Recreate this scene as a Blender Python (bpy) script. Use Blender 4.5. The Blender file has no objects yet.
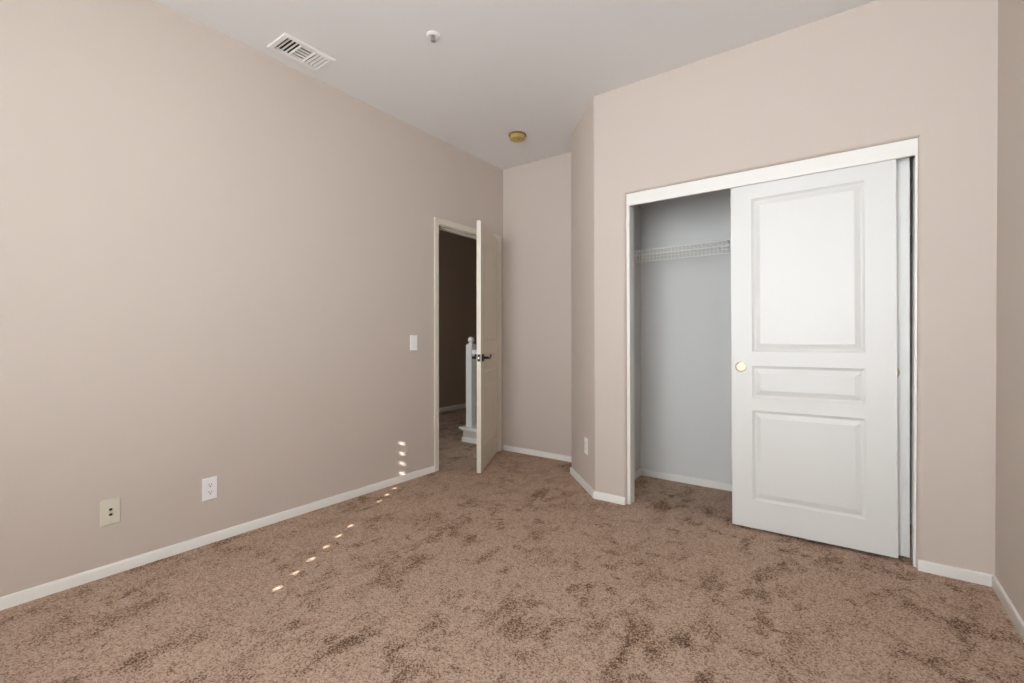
import bpy, bmesh, math, random
from mathutils import Vector, Matrix

R = math.radians
S = bpy.context.scene
C = S.collection

# ------------------------------------------------------------------ camera
cam_d = bpy.data.cameras.new('camera')
cam_d.sensor_width = 36.0
cam_d.lens = 463.434 * 36.0 / 1024.0
cam_d.clip_start = 0.02
cam = bpy.data.objects.new('camera', cam_d)
cam.location = (2.7547, 0.0, 1.0859)
cam.rotation_euler = (R(90 - 0.2916), 0.0, R(36.146))
C.objects.link(cam)
S.camera = cam

# ------------------------------------------------------------------ world, sun, window daylight, exposure
W = bpy.data.worlds.new('world')
S.world = W
W.use_nodes = True
W.node_tree.nodes['Background'].inputs['Color'].default_value = (0.62, 0.78, 1.0, 1)
W.node_tree.nodes['Background'].inputs['Strength'].default_value = 0.6

SUN_DIR = Vector((-0.487, 0.873, -0.553)).normalized()
sd = bpy.data.lights.new('sun', 'SUN')
sd.energy = 17.0
sd.angle = 0.005
sd.color = (1.0, 0.96, 0.90)
sun = bpy.data.objects.new('sun', sd)
sun.location = (4.0, -4.0, 4.5)
sun.rotation_euler = SUN_DIR.to_track_quat('-Z', 'Y').to_euler()
C.objects.link(sun)

def area(name, loc, rot, sx, sy, power, col):
    d = bpy.data.lights.new(name, 'AREA')
    d.shape = 'RECTANGLE'
    d.size, d.size_y = sx, sy
    d.energy = power
    d.color = col
    o = bpy.data.objects.new(name, d)
    o.location = loc
    o.rotation_euler = rot
    C.objects.link(o)
    return o

# daylight of the sky and bright ground outside the bedroom window (outside the blind)
area('daylight', (2.00, -1.60, 1.25), (R(90), 0, 0), 3.2, 3.0, 355.0, (0.925, 0.975, 1.0))
# daylight at the end of the hall (stair window)
area('hall_daylight', (-1.15, 0.75, 1.5), (R(90), 0, 0), 0.9, 1.2, 24.0, (0.85, 0.93, 1.0))

S.view_settings.view_transform = 'Standard'
S.view_settings.look = 'None'
S.view_settings.gamma = 1.0
S.view_settings.use_curve_mapping = False
S.view_settings.exposure = 0.0
S.cycles.max_bounces = 14
S.cycles.diffuse_bounces = 10
S.cycles.sample_clamp_indirect = 6.0

# ------------------------------------------------------------------ dimensions (metres)
H = 2.74                      # ceiling
YB = 3.6195                   # back wall
YC = 2.887                    # closet wall, room face
XR = 3.27                     # right wall
YR = -1.05                    # rear wall (behind the camera)
BX, AX, AY = 1.347, 0.932, 3.312
OX0, OX1, OZ = 1.570, 3.010, 2.040   # closet opening
CY = 3.01                     # closet wall, inner face
CXL, CXR, CYB = 1.40, 3.15, 3.600    # inside of the closet
DY0, DY1, DZ = 2.728, 3.524, 2.045   # bedroom doorway in the left wall
WT = 0.115                    # left wall thickness
HX = -2.17                    # hall far wall

# ------------------------------------------------------------------ materials
def srgb(r, g, b):
    f = lambda c: c / 12.92 if c <= 0.04045 else ((c + 0.055) / 1.055) ** 2.4
    return (f(r / 255), f(g / 255), f(b / 255), 1.0)

def mat(name, col, rough=0.5, metal=0.0, bump=None, spec=0.5):
    """bump = (scale, strength, detail, distance)"""
    m = bpy.data.materials.new(name)
    m.use_nodes = True
    nt = m.node_tree
    b = nt.nodes['Principled BSDF']
    b.inputs['Base Color'].default_value = col
    b.inputs['Roughness'].default_value = rough
    b.inputs['Metallic'].default_value = metal
    b.inputs['Specular IOR Level'].default_value = spec
    if bump:
        tc = nt.nodes.new('ShaderNodeTexCoord')
        n = nt.nodes.new('ShaderNodeTexNoise')
        n.inputs['Scale'].default_value = bump[0]
        n.inputs['Detail'].default_value = bump[2]
        bp = nt.nodes.new('ShaderNodeBump')
        bp.inputs['Strength'].default_value = bump[1]
        bp.inputs['Distance'].default_value = bump[3]
        nt.links.new(tc.outputs['Object'], n.inputs['Vector'])
        nt.links.new(n.outputs['Fac'], bp.inputs['Height'])
        nt.links.new(bp.outputs['Normal'], b.inputs['Normal'])
    return m

M = {}
M['wall'] = mat('beige_wall_paint', srgb(199, 188, 179), 0.75, bump=(70, 0.25, 3, 0.002), spec=0.25)
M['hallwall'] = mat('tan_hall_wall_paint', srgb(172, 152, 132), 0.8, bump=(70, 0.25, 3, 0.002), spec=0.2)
M['ceil'] = mat('flat_white_ceiling_paint', srgb(229, 230, 231), 0.9, bump=(60, 0.3, 4, 0.002), spec=0.2)
M['closet'] = mat('white_closet_paint', srgb(211, 212, 211), 0.8, bump=(70, 0.2, 3, 0.002), spec=0.25)
M['trim'] = mat('white_trim_enamel', srgb(230, 229, 225), 0.4)
M['door'] = mat('white_door_enamel', srgb(218, 219, 217), 0.38)
M['leaf'] = mat('cream_door_enamel', srgb(216, 209, 196), 0.4)
M['white'] = mat('white_plastic', srgb(240, 240, 240), 0.35)
M['ivory'] = mat('ivory_plastic', srgb(214, 208, 193), 0.4)
M['dark'] = mat('dark_slot', srgb(30, 28, 26), 0.7)
M['black'] = mat('black_bronze', srgb(28, 25, 23), 0.35, 0.6)
M['brass'] = mat('satin_brass', srgb(206, 194, 164), 0.42, 0.7)
M['steel'] = mat('steel', srgb(190, 190, 190), 0.3, 0.9)
M['vent'] = mat('white_vent_enamel', srgb(232, 232, 230), 0.45)
M['duct'] = mat('dark_duct_sheet_metal', srgb(40, 38, 36), 0.7)
M['yellow'] = mat('yellowed_plastic', srgb(184, 157, 96), 0.45)
M['yellowdark'] = mat('yellowed_plastic_base', srgb(120, 94, 56), 0.5)
M['wire'] = mat('white_vinyl_wire', srgb(232, 232, 228), 0.4)
M['rail'] = mat('white_railing_enamel', srgb(235, 235, 230), 0.4)

def door_grain(m):
    nt = m.node_tree
    b = nt.nodes['Principled BSDF']
    tc = nt.nodes.new('ShaderNodeTexCoord')
    mp = nt.nodes.new('ShaderNodeMapping')
    mp.inputs['Scale'].default_value = (160, 160, 6)
    n = nt.nodes.new('ShaderNodeTexNoise')
    n.inputs['Scale'].default_value = 1.0
    n.inputs['Detail'].default_value = 4
    bp = nt.nodes.new('ShaderNodeBump')
    bp.inputs['Strength'].default_value = 0.18
    bp.inputs['Distance'].default_value = 0.0015
    nt.links.new(tc.outputs['Object'], mp.inputs['Vector'])
    nt.links.new(mp.outputs['Vector'], n.inputs['Vector'])
    nt.links.new(n.outputs['Fac'], bp.inputs['Height'])
    nt.links.new(bp.outputs['Normal'], b.inputs['Normal'])
door_grain(M['door'])
door_grain(M['leaf'])

def carpet_mat():
    m = bpy.data.materials.new('brown_cut_pile_carpet')
    m.use_nodes = True
    nt = m.node_tree
    L = nt.links
    b = nt.nodes['Principled BSDF']
    b.inputs['Roughness'].default_value = 0.95
    b.inputs['Specular IOR Level'].default_value = 0.1
    b.inputs['Sheen Weight'].default_value = 0.0
    tc = nt.nodes.new('ShaderNodeTexCoord')
    def noise(scale, detail, rough=0.5, dist=0.0, vec=None):
        n = nt.nodes.new('ShaderNodeTexNoise')
        n.inputs['Scale'].default_value = scale
        n.inputs['Detail'].default_value = detail
        n.inputs['Roughness'].default_value = rough
        n.inputs['Distortion'].default_value = dist
        L.new(vec or tc.outputs['Object'], n.inputs['Vector'])
        return n.outputs['Fac']
    def ramp(fac, stops):
        r = nt.nodes.new('ShaderNodeValToRGB')
        e = r.color_ramp.elements
        e[0].position, e[0].color = stops[0]
        e[1].position, e[1].color = stops[-1]
        for p, c in stops[1:-1]:
            k = e.new(p)
            k.color = c
        L.new(fac, r.inputs['Fac'])
        return r.outputs['Color']
    def math_(op, a, bb):
        n = nt.nodes.new('ShaderNodeMath')
        n.operation = op
        for i, v in enumerate((a, bb)):
            if isinstance(v, (int, float)):
                n.inputs[i].default_value = v
            else:
                L.new(v, n.inputs[i])
        return n.outputs[0]
    g = lambda v: (v, v, v, 1)
    # tufts: twisted yarn tips of two tones
    tuft = noise(210, 3, 0.75)
    fine = noise(520, 1, 0.5)
    vo = nt.nodes.new('ShaderNodeTexVoronoi')
    vo.inputs['Scale'].default_value = 215
    L.new(tc.outputs['Object'], vo.inputs['Vector'])
    sp_ = nt.nodes.new('ShaderNodeSeparateColor')
    L.new(vo.outputs['Color'], sp_.inputs['Color'])
    t = math_('ADD', math_('MULTIPLY', sp_.outputs[0], 0.36), math_('MULTIPLY', math_('ADD', tuft, fine), 0.32))
    # nap: places where the pile is pushed the other way by feet and the vacuum
    mp = nt.nodes.new('ShaderNodeMapping')
    mp.inputs['Rotation'].default_value = (0, 0, R(28))
    mp.inputs['Scale'].default_value = (1.5, 0.85, 1)
    L.new(tc.outputs['Object'], mp.inputs['Vector'])
    nap1 = ramp(noise(4.2, 7, 0.66, 0.35, mp.outputs['Vector']), [(0.50, g(0)), (0.62, g(1))])
    nap2 = ramp(noise(1.5, 2, 0.5, 0.4), [(0.40, g(0.25)), (0.62, g(1))])
    nap3 = ramp(noise(11.0, 5, 0.65, 0.3), [(0.53, g(0)), (0.64, g(0.75))])
    nap = math_('MAXIMUM', math_('MULTIPLY', nap1, nap2), math_('MULTIPLY', nap3, ramp(noise(1.9, 1), [(0.38, g(0.2)), (0.58, g(1))])))
    shift = math_('SUBTRACT', t, math_('MULTIPLY', nap, 0.23))
    col = ramp(shift, [(0.19, srgb(88, 66, 51)), (0.35, srgb(143, 117, 100)),
                       (0.46, srgb(181, 156, 138)), (0.74, srgb(206, 183, 166))])
    L.new(col, b.inputs['Base Color'])
    bp = nt.nodes.new('ShaderNodeBump')
    bp.inputs['Strength'].default_value = 0.55
    bp.inputs['Distance'].default_value = 0.006
    L.new(t, bp.inputs['Height'])
    L.new(bp.outputs['Normal'], b.inputs['Normal'])
    return m
M['carpet'] = carpet_mat()

# ------------------------------------------------------------------ mesh helpers
def link(name, bm, m, parent=None, smooth=None):
    bmesh.ops.recalc_face_normals(bm, faces=bm.faces)
    me = bpy.data.meshes.new(name)
    bm.to_mesh(me)
    bm.free()
    me.materials.append(M[m])
    if smooth:
        me.shade_smooth()
        me.set_sharp_from_angle(angle=R(smooth))
    o = bpy.data.objects.new(name, me)
    C.objects.link(o)
    if parent:
        o.parent = parent
    return o

def tag(o, label, cat, group=None, kind=None):
    o['label'] = label
    o['category'] = cat
    if group:
        o['group'] = group
    if kind:
        o['kind'] = kind
    return o

def struct(name, bm, m, label, cat, parent=None, smooth=None):
    o = link(name, bm, m, parent, smooth)
    if not parent:
        tag(o, label, cat, kind='structure')
    return o

def empty(name, label, cat, loc, rz=0.0, group=None, kind=None):
    o = bpy.data.objects.new(name, None)
    o.empty_display_size = 0.1
    o.location = loc
    o.rotation_euler = (0, 0, rz)
    C.objects.link(o)
    return tag(o, label, cat, group, kind)

def add_box(bm, x0, x1, y0, y1, z0, z1, bev=0.0, seg=2):
    vs = [bm.verts.new(p) for p in ((x0, y0, z0), (x1, y0, z0), (x1, y1, z0), (x0, y1, z0),
                                    (x0, y0, z1), (x1, y0, z1), (x1, y1, z1), (x0, y1, z1))]
    fs = [bm.faces.new([vs[i] for i in q]) for q in
          ((3, 2, 1, 0), (4, 5, 6, 7), (0, 1, 5, 4), (1, 2, 6, 5), (2, 3, 7, 6), (3, 0, 4, 7))]
    if bev:
        es = list({e for f in fs for e in f.edges})
        bmesh.ops.bevel(bm, geom=es, offset=bev, segments=seg, profile=0.5, affect='EDGES')

def box(*a, **k):
    bm = bmesh.new()
    add_box(bm, *a, **k)
    return bm

def add_prism(bm, poly, axis, a, b):
    """poly in the two other axes (in order), extruded along axis from a to b."""
    def P(u, v, w):
        return {'x': (w, u, v), 'y': (u, w, v), 'z': (u, v, w)}[axis]
    lo = [bm.verts.new(P(u, v, a)) for u, v in poly]
    hi = [bm.verts.new(P(u, v, b)) for u, v in poly]
    n = len(poly)
    bm.faces.new(lo[::-1])
    bm.faces.new(hi)
    for i in range(n):
        j = (i + 1) % n
        bm.faces.new((lo[i], lo[j], hi[j], hi[i]))
    return lo, hi

def bevel_where(bm, test, off, seg):
    bm.edges.ensure_lookup_table()
    es = [e for e in bm.edges if test(e.verts[0].co, e.verts[1].co)]
    bmesh.ops.bevel(bm, geom=es, offset=off, segments=seg, profile=0.5, affect='EDGES')

def add_lathe(bm, prof, n=32, mtx=None):
    """prof: list of (radius, z); revolve round z."""
    rings = []
    for r, z in prof:
        if r < 1e-6:
            rings.append([bm.verts.new((0, 0, z))])
        else:
            rings.append([bm.verts.new((r * math.cos(2 * math.pi * k / n), r * math.sin(2 * math.pi * k / n), z)) for k in range(n)])
    for a, b in zip(rings, rings[1:]):
        for k in range(n):
            j = (k + 1) % n
            if len(a) == 1 and len(b) == 1:
                continue
            if len(a) == 1:
                bm.faces.new((a[0], b[k], b[j]))
            elif len(b) == 1:
                bm.faces.new((a[k], a[j], b[0]))
            else:
                bm.faces.new((a[k], a[j], b[j], b[k]))
    for rg in (rings[0], rings[-1]):
        if len(rg) > 1:
            bm.faces.new(rg)
    if mtx:
        vs = [v for rg in rings for v in rg]
        bmesh.ops.transform(bm, matrix=mtx, verts=vs)

def add_tube(bm, pts, rad, n=10):
    """rad: number or list"""
    pts = [Vector(p) for p in pts]
    rads = rad if isinstance(rad, (list, tuple)) else [rad] * len(pts)
    rings = []
    ref = None
    for i, p in enumerate(pts):
        t = (pts[min(i + 1, len(pts) - 1)] - pts[max(i - 1, 0)]).normalized()
        if ref is None:
            ref = Vector((0, 0, 1)) if abs(t.z) < 0.9 else Vector((1, 0, 0))
        u = (ref - t * ref.dot(t)).normalized()
        ref = u
        v = t.cross(u)
        rings.append([bm.verts.new(p + (u * math.cos(2 * math.pi * k / n) + v * math.sin(2 * math.pi * k / n)) * rads[i]) for k in range(n)])
    for a, b in zip(rings, rings[1:]):
        for k in range(n):
            j = (k + 1) % n
            bm.faces.new((a[k], a[j], b[j], b[k]))
    bm.faces.new(rings[0][::-1])
    bm.faces.new(rings[-1])

def transform(bm, mtx):
    bmesh.ops.transform(bm, matrix=mtx, verts=bm.verts)
    return bm

# ------------------------------------------------------------------ the shell
# floor: room, closet and hall carpet
struct('floor', box(-2.4, 3.5, -1.30, 6.7, -0.12, 0.0), 'carpet',
       'brown cut pile carpet with darker scuffed patches covering the floor', 'carpet')

# ceiling slab with the duct hole for the vent
VX0, VX1, VY0, VY1 = 0.115, 0.263, 1.330, 1.580
bm = bmesh.new()
xs = [-WT, VX0, VX1, 3.5]
ys = [-1.25, VY0, VY1, 3.8]
for i in range(3):
    for j in range(3):
        if (i, j) != (1, 1):
            add_box(bm, xs[i], xs[i + 1], ys[j], ys[j + 1], H, H + 0.12)
bmesh.ops.remove_doubles(bm, verts=bm.verts, dist=1e-5)
struct('ceiling', bm, 'ceil', 'flat off-white bedroom ceiling', 'ceiling')

# left wall with the doorway
bm = bmesh.new()
add_prism(bm, [(-1.25, 0), (DY0, 0), (DY0, DZ), (DY1, DZ), (DY1, 0), (3.75, 0), (3.75, H), (-1.25, H)], 'x', -WT, 0.0)
struct('wall_left', bm, 'wall', 'long beige wall on the left with the bedroom doorway in it', 'wall')

# back wall of the door alcove
struct('wall_back', box(0.0, 0.93, YB, YB + 0.13, 0, H), 'wall', 'short beige wall behind the open bedroom door', 'wall')

# angled wall beside the closet (with the outside corner)
bm = bmesh.new()
add_prism(bm, [(1.42, YC), (1.42, CY), (CXL - 0.012, CY), (CXL - 0.012, 3.75), (AX, 3.75), (AX, AY), (BX, YC)], 'z', 0, H)
for v in bm.verts:                       # the two corners stand a little out of plumb
    if v.co.z > 1 and v.co.x < BX + 0.01 and v.co.y < AY + 0.01:
        v.co.x -= 0.012 if v.co.y < YC + 0.01 else 0.006
def is_corner(a, b):
    lo_ = a if a.z < b.z else b
    return abs(a.z - b.z) > 1 and (
        (abs(lo_.x - BX) < 1e-3 and abs(lo_.y - YC) < 1e-3) or (abs(lo_.x - AX) < 1e-3 and abs(lo_.y - AY) < 1e-3))
bevel_where(bm, is_corner, 0.007, 3)
struct('wall_angled', bm, 'wall', 'narrow beige angled wall between the door alcove and the closet', 'wall', smooth=35)

# closet wall with the bullnosed opening
bm = bmesh.new()
RB, NB, LEAN = 0.022, 6, 0.010
def u_loop(o, y):
    return [bm.verts.new(q) for q in ((OX0 - o, y, 0), (OX0 - LEAN - o, y, OZ + o), (OX1 + o, y, OZ + o), (OX1 + o, y, 0))]
prev = None
for k in range(NB + 1):
    a = math.pi / 2 * k / NB
    u = u_loop(RB * (1 - math.sin(a)), YC + RB * (1 - math.cos(a)))
    if prev:
        for i in range(3):
            bm.faces.new((prev[i], prev[i + 1], u[i + 1], u[i]))
    else:
        first = u
    prev = u
last = u_loop(0, CY)
for i in range(3):
    bm.faces.new((prev[i], prev[i + 1], last[i + 1], last[i]))
for lp_, y in ((first, YC), (last, CY)):
    c = [bm.verts.new(q) for q in ((1.42, y, 0), (1.42, y, H), (XR, y, H), (XR, y, 0))]
    tl, tr = bm.verts.new((lp_[1].co.x, y, H)), bm.verts.new((lp_[2].co.x, y, H))
    bm.faces.new((c[0], lp_[0], lp_[1], tl, c[1]))
    bm.faces.new((lp_[1], lp_[2], tr, tl))
    bm.faces.new((lp_[3], c[3], c[2], tr, lp_[2]))
struct('wall_closet', bm, 'wall', 'beige wall around the closet opening', 'wall', smooth=50)

struct('wall_right', box(XR, XR + 0.13, -1.25, YC + 0.13, 0, H), 'wall', 'beige wall at the right edge', 'wall')

# inside of the closet
struct('wall_closet_back', box(CXL - 0.012, CXR + 0.1, CYB, CYB + 0.15, 0, H), 'closet', 'white back wall inside the closet', 'wall')
struct('wall_closet_left', box(CXL - 0.012, CXL, CY, CYB, 0, H), 'closet', 'white left wall inside the closet', 'wall')
struct('wall_closet_right', box(CXR, CXR + 0.1, CY, CYB, 0, H), 'closet', 'white right wall inside the closet', 'wall')

# rear wall with the window (behind the camera)
WX0, WX1, WZ0, WZ1 = 1.10, 3.12, 0.42, 2.64
bm = bmesh.new()
y0, y1 = YR - 0.18, YR
add_box(bm, -0.0, WX0, y0, y1, 0, H)
add_box(bm, WX1, XR, y0, y1, 0, H)
add_box(bm, WX0, WX1, y0, y1, 0, WZ0)
add_box(bm, WX0, WX1, y0, y1, WZ1, H)
bmesh.ops.remove_doubles(bm, verts=bm.verts, dist=1e-5)
struct('wall_rear', bm, 'wall', 'beige window wall behind the viewer', 'wall')

win = empty('window_1', 'white window with a horizontal blind behind the viewer', 'window', (0, YR - 0.15, WZ0), kind='structure')
bm = bmesh.new()
zt = WZ1 - WZ0
add_box(bm, WX0, WX0 + 0.05, -0.03, 0.02, 0, zt)
add_box(bm, WX1 - 0.05, WX1, -0.03, 0.02, 0, zt)
add_box(bm, WX0 + 0.05, WX1 - 0.05, -0.03, 0.02, 0, 0.05)
add_box(bm, WX0 + 0.05, WX1 - 0.05, -0.03, 0.02, zt - 0.05, zt)
link('window_frame', bm, 'trim', win)
# blind: tilted slats with cord holes; the sun comes through one column of holes
YBL = YR - 0.065
SW, TILT = 0.120, R(6)
hx, HW = 1.934, 0.011
bm = bmesh.new()
def slat(z, hole):
    ca, sa = math.cos(TILT), math.sin(TILT)
    def bar(x0, x1, s0, s1):
        th = 0.0012
        q = []
        for s in (s0, s1):
            for h in (-th, th):
                q.append((s * ca - h * sa, s * sa + h * ca))
        # order round the bar section
        sec = [q[0], q[2], q[3], q[1]]
        add_prism(bm, [(YBL + a, z + b) for a, b in sec], 'x', x0, x1)
    h2 = SW / 2
    if not hole:
        bar(WX0 + 0.006, WX1 - 0.006, -h2, h2)
        return
    bar(WX0 + 0.006, hx - HW, -h2, h2)
    bar(hx + HW, WX1 - 0.006, -h2, h2)
    bar(hx - HW, hx + HW, -h2, -0.017)
    bar(hx - HW, hx + HW, 0.017, h2)
for k in range(-12, 17):
    slat(1.354 + 0.0755 * k, 0 <= k < 16 and k not in (6, 7, 11))
o = link('blind_slats', bm, 'white', win)
o.location = (0, -(YR - 0.15), -WZ0)

# ------------------------------------------------------------------ hall beyond the doorway
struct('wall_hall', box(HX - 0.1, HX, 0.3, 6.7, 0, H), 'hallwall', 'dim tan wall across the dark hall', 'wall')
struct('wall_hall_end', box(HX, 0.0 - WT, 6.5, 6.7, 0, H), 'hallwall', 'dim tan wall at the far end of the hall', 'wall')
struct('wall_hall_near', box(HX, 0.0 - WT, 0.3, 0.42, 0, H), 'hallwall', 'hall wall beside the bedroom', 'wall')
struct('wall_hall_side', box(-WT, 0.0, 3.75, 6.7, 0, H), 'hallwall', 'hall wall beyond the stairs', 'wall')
struct('ceiling_hall', box(HX - 0.1, -WT, 0.3, 6.7, H, H + 0.12), 'ceil', 'dark hall ceiling', 'ceiling')

# ------------------------------------------------------------------ baseboards
BH, BT = 0.050, 0.012
def base_run(name, p0, p1, n, label, e0=0.0, e1=0.0, h=BH):
    """p0->p1 on the wall face, n = direction into the room; e0/e1 lengthen the front edge (mitres)."""
    p0, p1, n = Vector(p0), Vector(p1), Vector(n).normalized()
    d = (p1 - p0).normalized()
    prof = [(0, 0), (BT, 0), (BT, h - 0.010), (BT * 0.86, h - 0.004), (BT * 0.55, h - 0.0008), (0, h)]
    bm = bmesh.new()
    ra, rb = [], []
    for t, z in prof:
        a = p0 + n * t - d * e0 * (t / BT)
        b = p1 + n * t + d * e1 * (t / BT)
        ra.append(bm.verts.new((a.x, a.y, z)))
        rb.append(bm.verts.new((b.x, b.y, z)))
    k = len(prof)
    bm.faces.new(ra)
    bm.faces.new(rb[::-1])
    for i in range(k):
        j = (i + 1) % k
        bm.faces.new((ra[i], ra[j], rb[j], rb[i]))
    return struct(name, bm, 'trim', label, 'baseboard', smooth=50)

m45 = BT * math.tan(R(22.8))
base_run('baseboard_left', (0, YR), (0, DY0 - 0.041), (1, 0), 'white baseboard along the long left wall', -BT)
base_run('baseboard_back', (0.016, YB), (AX, YB), (0, -1), 'white baseboard under the short wall behind the open door')
nA = Vector((YC - AY, -(BX - AX)))          # outward from the angled wall
base_run('baseboard_angled', (AX, AY), (BX, YC), nA, 'white baseboard under the narrow angled wall', 0.004, m45)
base_run('baseboard_closet', (BX, YC), (OX0 - 0.004, YC), (0, -1), 'short white baseboard left of the closet opening', m45)
base_run('baseboard_corner', (OX1 + 0.004, YC), (XR, YC), (0, -1), 'short white baseboard right of the closet opening', 0, -BT)
base_run('baseboard_right', (XR, YC), (XR, YR), (-1, 0), 'white baseboard along the right wall', -BT, -BT)
base_run('baseboard_closet_back', (CXL, CYB), (CXR, CYB), (0, -1), 'white baseboard along the back of the closet', -BT, -BT)
base_run('baseboard_closet_left', (CXL, CY), (CXL, CYB), (1, 0), 'white baseboard along the left side of the closet', 0, -BT)
base_run('baseboard_hall', (HX, 0.42), (HX, 6.5), (1, 0), 'pale baseboard along the far hall wall', h=0.065)

# ------------------------------------------------------------------ closet trim
struct('trim_1', box(OX0 - LEAN, OX1, 2.910, 2.924, 1.9605, OZ, bev=0.0015), 'trim', 'white fascia board across the top of the closet opening', 'trim')
bm = box(OX0, 1.592, 2.909, 2.984, 0, 1.9605, bev=0.0015)
for v in bm.verts:
    v.co.x -= LEAN * v.co.z / OZ
struct('trim_2', bm, 'trim', 'white jamb on the left of the closet opening', 'trim')
struct('trim_3', box(2.9995, OX1, 2.909, CY, 0, 1.9605, bev=0.0015), 'trim', 'white jamb on the right of the closet opening', 'trim')

# ------------------------------------------------------------------ panelled doors
def panel_face(bm, w, z0, z1, panels, xa, xb, y, sgn):
    """A moulded door face in the XZ plane at depth y; sgn = +1 sinks the panels towards +y."""
    prof = [(0.0, 0.0), (0.004, 0.0035), (0.013, 0.0090), (0.017, 0.0092), (0.021, 0.0080), (0.040, 0.0020), (0.043, 0.0014)]
    def quad(xl, xr, zl, zr):
        bm.faces.new([bm.verts.new(p) for p in ((xl, y, zl), (xr, y, zl), (xr, y, zr), (xl, y, zr))])
    zs = [z0]
    for a, b in panels:
        zs += [a, b]
    zs.append(z1)
    for a, b in zip(zs, zs[1:]):
        quad(0, xa, a, b)
        quad(xb, w, a, b)
        if (a, b) not in panels:
            quad(xa, xb, a, b)
            continue
        prev = None
        for ins, dep in prof:
            yy = y + sgn * dep
            ring = [bm.verts.new(p) for p in ((xa + ins, yy, a + ins), (xb - ins, yy, a + ins), (xb - ins, yy, b - ins), (xa + ins, yy, b - ins))]
            if prev:
                for i in range(4):
                    j = (i + 1) % 4
                    bm.faces.new((prev[i], prev[j], ring[j], ring[i]))
            prev = ring
        bm.faces.new(prev)
    return zs

def door_mesh(w, z0, z1, panels, xa, xb, th):
    bm = bmesh.new()
    zs = panel_face(bm, w, z0, z1, panels, xa, xb, 0.0, 1)
    panel_face(bm, w, z0, z1, panels, xa, xb, th, -1)
    for a, b in zip(zs, zs[1:]):
        for X in (0, w):
            bm.faces.new([bm.verts.new(p) for p in ((X, 0, a), (X, th, a), (X, th, b), (X, 0, b))])
    for Z in (z0, z1):
        xx = [0, xa, xb, w]
        for a, b in zip(xx, xx[1:]):
            bm.faces.new([bm.verts.new(p) for p in ((a, 0, Z), (b, 0, Z), (b, th, Z), (a, th, Z))])
    bmesh.ops.remove_doubles(bm, verts=bm.verts, dist=1e-5)
    bmesh.ops.recalc_face_normals(bm, faces=bm.faces)
    return bm

def pull(parent, x, z, y=0.0):
    """round recessed finger pull, opening towards -y"""
    bm = bmesh.new()
    add_lathe(bm, [(0.0305, 0.0), (0.0305, 0.0018), (0.0285, 0.0030), (0.0255, 0.0030), (0.0235, 0.0012), (0.0215, -0.0005), (0.0, -0.0007)], 40,
              Matrix.Translation((x, y - 0.0002, z)) @ Matrix.Rotation(R(90), 4, 'X'))
    o = link('finger_pull', bm, 'brass', parent, smooth=40)
    o['label'] = 'round brass finger pull'
    return o

CP = [(0.158, 0.668), (0.739, 0.919), (0.999, 1.866)]
CW, CTH = 0.742, 0.030
d2 = empty('door_2', 'front white sliding closet door with three raised panels and brass pull', 'closet door', (2.203, 2.927, 0.014), kind='structure')
d2.rotation_euler[1] = R(-0.4)          # hangs a little out of plumb
link('door_panel', door_mesh(CW, 0.0, 1.985, CP, 0.107, 0.619, CTH), 'door', d2)
pull(d2, 0.049, 0.913)
d3 = empty('door_3', 'rear white sliding closet door showing only as a narrow strip behind the front one', 'closet door', (2.992 - CW, 2.975, 0.014), kind='structure')
link('door_panel', door_mesh(CW, 0.0, 1.985, CP, 0.107, 0.619, CTH), 'door', d3)
d3.rotation_euler[1] = R(-0.2)
pull(d3, CW - 0.066, 0.905)

# ------------------------------------------------------------------ bedroom doorway: casing, jamb, stop
bm = bmesh.new()
CI0, CI1 = DY0 + 0.004, DY1 - 0.004
def casing_leg(y0, y1, z1):
    add_box(bm, 0.0, 0.015, y0, y1, 0, z1, bev=0.003)
casing_leg(DY0 - 0.042, DY0 + 0.002, 2.085)
casing_leg(DY1 - 0.002, DY1 + 0.055, 2.085)
add_box(bm, 0.0, 0.0148, DY0 + 0.002, DY1 - 0.002, DZ - 0.010, 2.085, bev=0.003)
struct('trim_4', bm, 'leaf', 'cream painted casing around the bedroom doorway', 'trim')
bm = bmesh.new()
add_box(bm, -WT, 0.001, DY0, DY0 + 0.015, 0, DZ)
add_box(bm, -WT, 0.001, DY1 - 0.012, DY1, 0, DZ)
add_box(bm, -WT, 0.001, DY0 + 0.015, DY1 - 0.012, DZ - 0.015, DZ)
add_box(bm, -0.075, -0.040, DY0 + 0.015, DY0 + 0.026, 0, DZ - 0.015)
add_box(bm, -0.075, -0.040, DY1 - 0.023, DY1 - 0.012, 0, DZ - 0.015)
add_box(bm, -0.075, -0.040, DY0 + 0.026, DY1 - 0.023, DZ - 0.026, DZ - 0.015)
struct('trim_5', bm, 'leaf', 'cream jamb and stop lining the bedroom doorway', 'trim')

# the door leaf
TH = R(27.75)
LW, LTH = 0.748, 0.035
d1 = empty('door_1', 'cream panelled bedroom door standing open with black lever handle', 'door', (0.0165, DY1 - 0.012, 0.010), R(90) + TH, kind='structure')
bm = door_mesh(LW, 0.0, 2.028, [(0.20, 0.72), (0.80, 0.96), (1.06, 1.88)], 0.115, LW - 0.115, LTH)
transform(bm, Matrix.Translation((-LW, 0, 0)))
link('door_panel', bm, 'leaf', d1)

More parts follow.
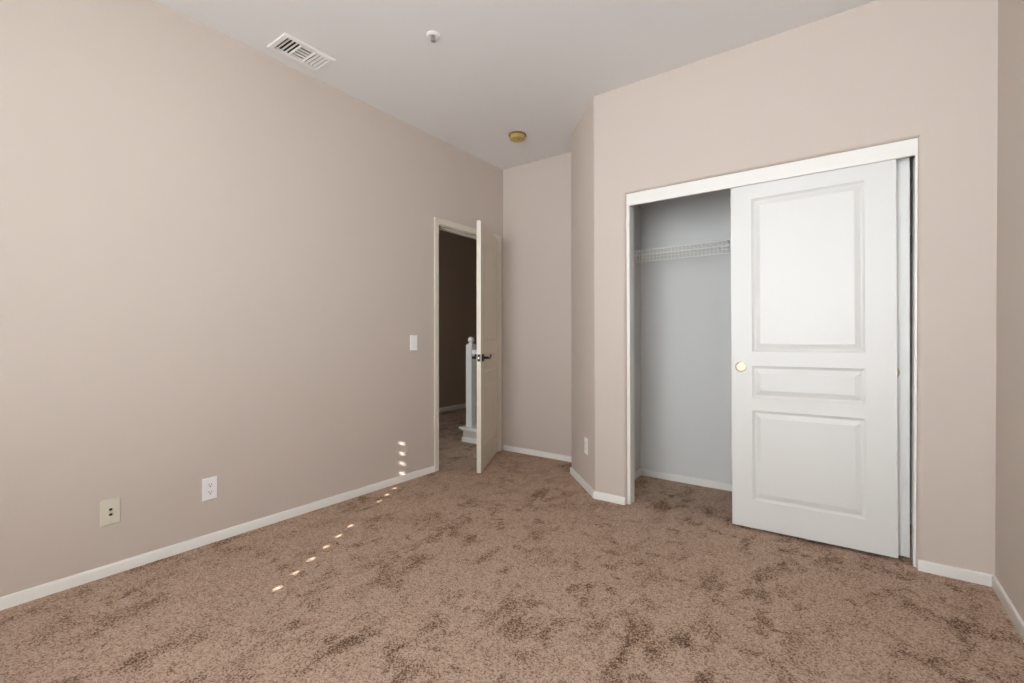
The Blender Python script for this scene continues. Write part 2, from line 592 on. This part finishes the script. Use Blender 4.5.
def lever(y, s):
    """rose, neck and curved lever on the face at depth y; s=-1 sticks out towards -y"""
    x, zz = -LW + 0.062, 0.925
    bm = bmesh.new()
    rot = Matrix.Translation((x, y, zz)) @ Matrix.Rotation(R(90) * (1 if s < 0 else -1), 4, 'X')
    add_lathe(bm, [(0.032, 0.0), (0.032, 0.005), (0.029, 0.010), (0.014, 0.012), (0.011, 0.016), (0.0105, 0.050), (0.0, 0.051)], 28, rot)
    pts, rd = [], []
    for i in range(13):
        t = i / 12
        pts.append((x + 0.002 + 0.112 * t, y + s * (0.046 + 0.003 * math.sin(t * 3.1)), zz - 0.004 * math.sin(t * 3.14 * 1.2) + 0.020 * max(0, t - 0.55) ** 1.3 * 2.2))
        rd.append(0.0105 - 0.003 * t)
    add_tube(bm, pts, rd, 12)
    o = link('lever_handle', bm, 'black', d1, smooth=40)
    o['label'] = 'black lever handle on round rose'
lever(0.0, -1)
lever(LTH, 1)
bm = bmesh.new()
add_box(bm, -LW - 0.0012, -LW + 0.001, LTH / 2 - 0.0125, LTH / 2 + 0.0125, 0.925 - 0.029, 0.925 + 0.029, bev=0.0006)
lp = link('latch_plate', bm, 'black', d1)
lp['label'] = 'dark latch plate'
bm = bmesh.new()
add_box(bm, -LW - 0.009, -LW - 0.0012, LTH / 2 - 0.006, LTH / 2 + 0.006, 0.925 - 0.008, 0.925 + 0.008, bev=0.002)
link('latch_bolt', bm, 'steel', lp)
for zc in (0.26, 1.79):
    bm = bmesh.new()
    add_tube(bm, [(0.004, -0.006, zc - 0.045), (0.004, -0.006, zc + 0.045)], 0.006, 12)
    add_lathe(bm, [(0.0, -0.050), (0.004, -0.048), (0.0045, 0.0), (0.004, 0.048), (0.0, 0.050)], 12, Matrix.Translation((0.004, -0.006, zc)))
    add_box(bm, -0.030, 0.004, -0.0012, 0.0004, zc - 0.044, zc + 0.044)
    h = link('hinge', bm, 'leaf', d1, smooth=40)

# ------------------------------------------------------------------ hall stair curb and railing
SX0, SX1, SY = -0.565, -WT, 3.665
bm = bmesh.new()
add_box(bm, SX0, SX1, SY, SY + 0.20, 0, 0.122)
struct('wall_stair', bm, 'wall', 'low stair curb under the white railing in the hall', 'wall')
bm = bmesh.new()
add_box(bm, SX0 - 0.037, SX1, SY - 0.030, SY + 0.23, 0.137, 0.157, bev=0.004)
add_box(bm, SX0 - 0.016, SX1, SY - 0.014, SY + 0.21, 0.121, 0.137, bev=0.003)
struct('trim_6', bm, 'rail', 'white cap ledge on top of the low stair curb', 'trim')
base_run('baseboard_stair', (SX0 - 0.012, SY), (SX1, SY), (0, -1), 'white baseboard under the low stair curb')
NW = 0.078
rl = empty('stair_railing', 'white stair railing with square newel and ball top beyond the doorway', 'railing', (-0.508, SY + 0.062, 0.157))
bm = bmesh.new()
add_box(bm, -NW / 2, NW / 2, -NW / 2, NW / 2, 0, 0.868, bev=0.003)
np_ = link('newel_post', bm, 'rail', rl)
bm = bmesh.new()
vs = [(-NW / 2 + 0.004, 0.868), (-0.022, 0.882), (-0.014, 0.888)]
prev = None
for a, zz in vs:
    ring = [bm.verts.new(p) for p in ((a, a, zz), (-a, a, zz), (-a, -a, zz), (a, -a, zz))]
    if prev:
        for i in range(4):
            bm.faces.new((prev[i], prev[(i + 1) % 4], ring[(i + 1) % 4], ring[i]))
    else:
        bm.faces.new(ring[::-1])
    prev = ring
bm.faces.new(prev)
add_lathe(bm, [(0.014, 0.886), (0.020, 0.890), (0.014, 0.895)] +
          [(0.034 * math.cos(R(a)), 0.922 + 0.034 * math.sin(R(a))) for a in range(-60, 91, 15)], 24)
link('ball_finial', bm, 'rail', np_, smooth=40)
L = SX1 + 0.508
bm = bmesh.new()
add_box(bm, NW / 2, L, -0.032, 0.032, 0.762, 0.818, bev=0.010, seg=3)
link('handrail', bm, 'rail', rl, smooth=40)
for xx in (0.135, 0.235, 0.335):
    link('baluster', box(xx - 0.016, xx + 0.016, -0.016, 0.016, 0, 0.763), 'rail', rl)

# ------------------------------------------------------------------ wire shelf in the closet
SZ, SF = 1.735, 3.275
sh = empty('wire_closet_shelf', 'white ventilated wire shelf across the back of the closet', 'shelf', (CXL, CYB, SZ))
LL = CXR - CXL
DP = CYB - SF
bm = bmesh.new()
x = 0.012
while x < LL - 0.005:
    add_tube(bm, [(x, -0.004, 0.0), (x, -DP, 0.0), (x, -DP - 0.004, -0.005), (x, -DP - 0.004, -0.088)], 0.0020, 6)
    x += 0.0254
link('wire_deck', bm, 'wire', sh, smooth=60)
for yy, zz, rr in ((-DP, -0.0035, 0.0032), (-DP - 0.004, -0.040, 0.0034), (-DP - 0.004, -0.088, 0.0022), (-0.008, -0.004, 0.003), (-DP * 0.5, -0.004, 0.003)):
    bm = bmesh.new()
    add_tube(bm, [(0.002, yy, zz), (LL - 0.002, yy, zz)], rr, 8)
    link('long_rail', bm, 'wire', sh, smooth=60)
bm = bmesh.new()
add_box(bm, 0.0, 0.012, -DP - 0.012, -DP + 0.022, -0.050, 0.008, bev=0.002)
link('end_bracket', bm, 'white', sh)
for xx in (0.55, 1.2):
    bm = bmesh.new()
    add_tube(bm, [(xx, -DP + 0.012, -0.006), (xx, -0.004, -0.28)], 0.004, 8)
    add_box(bm, xx - 0.008, xx + 0.008, -0.004, 0.0, -0.30, -0.25)
    if xx > 1.0:
        link('support_brace', bm, 'wire', sh, smooth=40)
    else:
        bm.free()

# ------------------------------------------------------------------ wall plates (local: faces -y, x to the right, z up)
def plate_mesh(w, h, d=0.0055):
    bm = bmesh.new()
    o = [(-w / 2, -h / 2), (w / 2, -h / 2), (w / 2, h / 2), (-w / 2, h / 2)]
    prev = None
    for ins, y in ((0, 0.0), (0, -0.002), (0.0015, -0.0042), (0.004, -d)):
        ring = [bm.verts.new((a - math.copysign(ins, a), y, b - math.copysign(ins, b))) for a, b in o]
        if prev:
            for i in range(4):
                bm.faces.new((prev[i], prev[(i + 1) % 4], ring[(i + 1) % 4], ring[i]))
        else:
            bm.faces.new(ring)
        prev = ring
    bm.faces.new(prev)
    return bm

def screw(parent, x, z, m):
    bm = bmesh.new()
    add_lathe(bm, [(0.0034, 0.0), (0.0034, 0.0006), (0.0022, 0.0013), (0.0, 0.0015)], 14,
              Matrix.Translation((x, -0.0054, z)) @ Matrix.Rotation(R(90), 4, 'X'))
    link('screw', bm, m, parent, smooth=40)

def outlet(label, loc, rz, group=None):
    t = empty('power_outlet', label, 'outlet', loc, rz, group)
    p = link('wall_plate', plate_mesh(0.072, 0.118), 'white', t)
    screw(p, 0, 0, 'white')
    for s in (-1, 1):
        zc = 0.0195 * s
        bm = bmesh.new()
        pts = []
        for k in range(28):
            a = 2 * math.pi * k / 28
            pts.append((max(-0.0165, min(0.0165, 0.0185 * math.cos(a))), zc + max(-0.0140, min(0.0140, 0.0175 * math.sin(a)))))
        add_prism(bm, pts, 'y', -0.0072, -0.0045)
        rc = link('receptacle', bm, 'white', t)
        bm = bmesh.new()
        add_box(bm, -0.0075, -0.0050, -0.0076, -0.0070, zc - 0.0005, zc + 0.0085)
        add_box(bm, 0.0050, 0.0075, -0.0076, -0.0070, zc + 0.0005, zc + 0.0080)
        add_lathe(bm, [(0.0032, 0), (0.0032, 0.0006)], 12, Matrix.Translation((0, -0.0070, zc - 0.0068)) @ Matrix.Rotation(R(90), 4, 'X'))
        link('slots', bm, 'dark', rc)
    return t

outlet('white duplex power outlet low on the long left wall', (0.0, 1.041, 0.290), R(90))
outlet('white power outlet low on the narrow angled wall beside the closet',
       (1.2133, YC + (BX - 1.2133) * (AY - YC) / (BX - AX), 0.312), R(-45.7))

t = empty('phone_jack', 'ivory phone jack plate with two dark ports low on the left wall', 'jack', (0.0, 0.630, 0.290), R(90))
p = link('wall_plate', plate_mesh(0.073, 0.119), 'ivory', t)
for s in (-1, 1):
    screw(p, 0, 0.042 * s, 'ivory')
    zc = 0.0115 * s
    bm = bmesh.new()
    for x0, x1, z0, z1 in ((-0.0095, -0.0062, -0.008, 0.008), (0.0062, 0.0095, -0.008, 0.008), (-0.0062, 0.0062, 0.0055, 0.008), (-0.0062, 0.0062, -0.008, -0.0055)):
        add_box(bm, x0, x1, -0.0082, -0.0050, zc + z0, zc + z1)
    j = link('port_frame', bm, 'ivory', t)
    link('port', box(-0.0062, 0.0062, -0.0066, -0.0050, zc - 0.0055, zc + 0.0055), 'dark', j)

t = empty('light_switch', 'white rocker light switch on the left wall beside the doorway', 'switch', (0.0, 2.468, 1.058), R(90))
p = link('wall_plate', plate_mesh(0.072, 0.118), 'white', t)
for s in (-1, 1):
    screw(p, 0, 0.0485 * s, 'white')
bm = bmesh.new()
lo = [(-0.0055, -0.0335), (-0.0100, -0.0335), (-0.0062, 0.0), (-0.0085, 0.0335), (-0.0055, 0.0335)]
add_prism(bm, lo, 'x', -0.0165, 0.0165)
link('rocker', bm, 'white', t)

# ------------------------------------------------------------------ ceiling things
vt = empty('ceiling_vent', 'white three way air register on the ceiling near the left wall', 'vent', (0.189, 1.455, H))
fx, fy, ox, oy = 0.098, 0.152, 0.074, 0.125
bm = bmesh.new()
prof_o = [(fx, fy, 0.0), (fx, fy, -0.003), (fx - 0.004, fy - 0.004, -0.007), (ox + 0.004, oy + 0.004, -0.009), (ox, oy, -0.007), (ox, oy, 0.004)]
prev = None
for a, b, zz in prof_o:
    ring = [bm.verts.new(q) for q in ((-a, -b, zz), (a, -b, zz), (a, b, zz), (-a, b, zz))]
    if prev:
        for i in range(4):
            bm.faces.new((prev[i], prev[(i + 1) % 4], ring[(i + 1) % 4], ring[i]))
    prev = ring
link('frame', bm, 'vent', vt)
def louver(bm, along, c, a0, a1, tilt, wid=0.024, zc=0.003):
    th = 0.0008
    ca, sa = math.cos(tilt), math.sin(tilt)
    sec = []
    for s, h in ((-wid / 2, -th), (wid / 2, -th), (wid / 2, th), (-wid / 2, th)):
        sec.append((c + s * ca - h * sa, zc + s * sa + h * ca))
    add_prism(bm, sec, along, a0, a1)
bm = bmesh.new()
for k in range(4):
    louver(bm, 'x', -0.105 + 0.0225 * k, -ox, ox, R(15), 0.0130)
link('louver_bank', bm, 'vent', vt)
bm = bmesh.new()
for k in range(5):
    louver(bm, 'y', -0.064 + 0.0285 * k, -0.036, 0.040, R(20), 0.0138)
link('louver_bank', bm, 'vent', vt)
bm = bmesh.new()
for k in range(4):
    louver(bm, 'x', 0.113 - 0.0225 * k, -ox, ox, R(-40), 0.0145)
link('louver_bank', bm, 'vent', vt)
for yy in (-0.038, 0.042):
    link('divider', box(-ox, ox, yy - 0.001, yy + 0.001, -0.006, 0.010), 'vent', vt)
bm = bmesh.new()
e = 0.0005
for (x0, x1, y0, y1) in ((-ox + e - 0.0, -ox + 0.002, -oy + e, oy - e), (ox - 0.002, ox - e, -oy + e, oy - e), (-ox + 0.002, ox - 0.002, -oy + e, -oy + 0.002), (-ox + 0.002, ox - 0.002, oy - 0.002, oy - e)):
    add_box(bm, x0, x1, y0, y1, 0.006, 0.30)
add_box(bm, -ox + e, ox - e, -oy + e, oy - e, 0.30, 0.302)
link('duct', bm, 'duct', vt)

sp = empty('fire_sprinkler', 'small chrome and white fire sprinkler head on the ceiling', 'sprinkler', (0.917, 1.790, H))
bm = bmesh.new()
add_lathe(bm, [(0.037, 0.0), (0.037, -0.003), (0.033, -0.006), (0.024, -0.009), (0.018, -0.005), (0.0, -0.005)], 36)
link('escutcheon', bm, 'white', sp, smooth=40)
bm = bmesh.new()
add_lathe(bm, [(0.009, -0.004), (0.009, -0.010), (0.011, -0.011), (0.011, -0.015), (0.005, -0.016), (0.003, -0.019), (0.0, -0.019)], 20)
for q in (-1, 1):
    add_tube(bm, [(0.009 * q, 0, -0.014), (0.012 * q, 0, -0.020), (0.009 * q, 0, -0.027), (0.003 * q, 0, -0.031)], 0.002, 8)
add_lathe(bm, [(0.004, -0.028), (0.0045, -0.0325), (0.0, -0.033)], 14)
hd = link('sprinkler_head', bm, 'steel', sp, smooth=40)
bm = bmesh.new()
n = 24
lo, hi = [], []
pts = []
for k in range(n * 2):
    a = math.pi * k / n
    r = 0.014 if k % 4 < 2 else 0.0105
    pts.append((r * math.cos(a), r * math.sin(a)))
add_prism(bm, pts, 'z', -0.0345, -0.0330)
link('deflector', bm, 'steel', hd)

sm = empty('smoke_detector', 'yellowed round smoke detector on the ceiling near the closet corner', 'smoke detector', (0.572, 3.062, H))
bm = bmesh.new()
add_lathe(bm, [(0.071, 0.0), (0.071, -0.007), (0.068, -0.010), (0.054, -0.010)], 48)
link('mounting_base', bm, 'yellowdark', sm, smooth=40)
bm = bmesh.new()
add_lathe(bm, [(0.062, -0.009), (0.062, -0.024), (0.059, -0.026), (0.059, -0.029), (0.061, -0.031), (0.058, -0.038), (0.046, -0.043), (0.0, -0.045)], 48)
cv = link('cover', bm, 'yellow', sm, smooth=35)
bm = bmesh.new()
add_lathe(bm, [(0.007, -0.0435), (0.007, -0.0465), (0.0, -0.047)], 16, Matrix.Translation((0.018, -0.010, 0.0005)))
link('test_button', bm, 'yellowdark', cv, smooth=40)
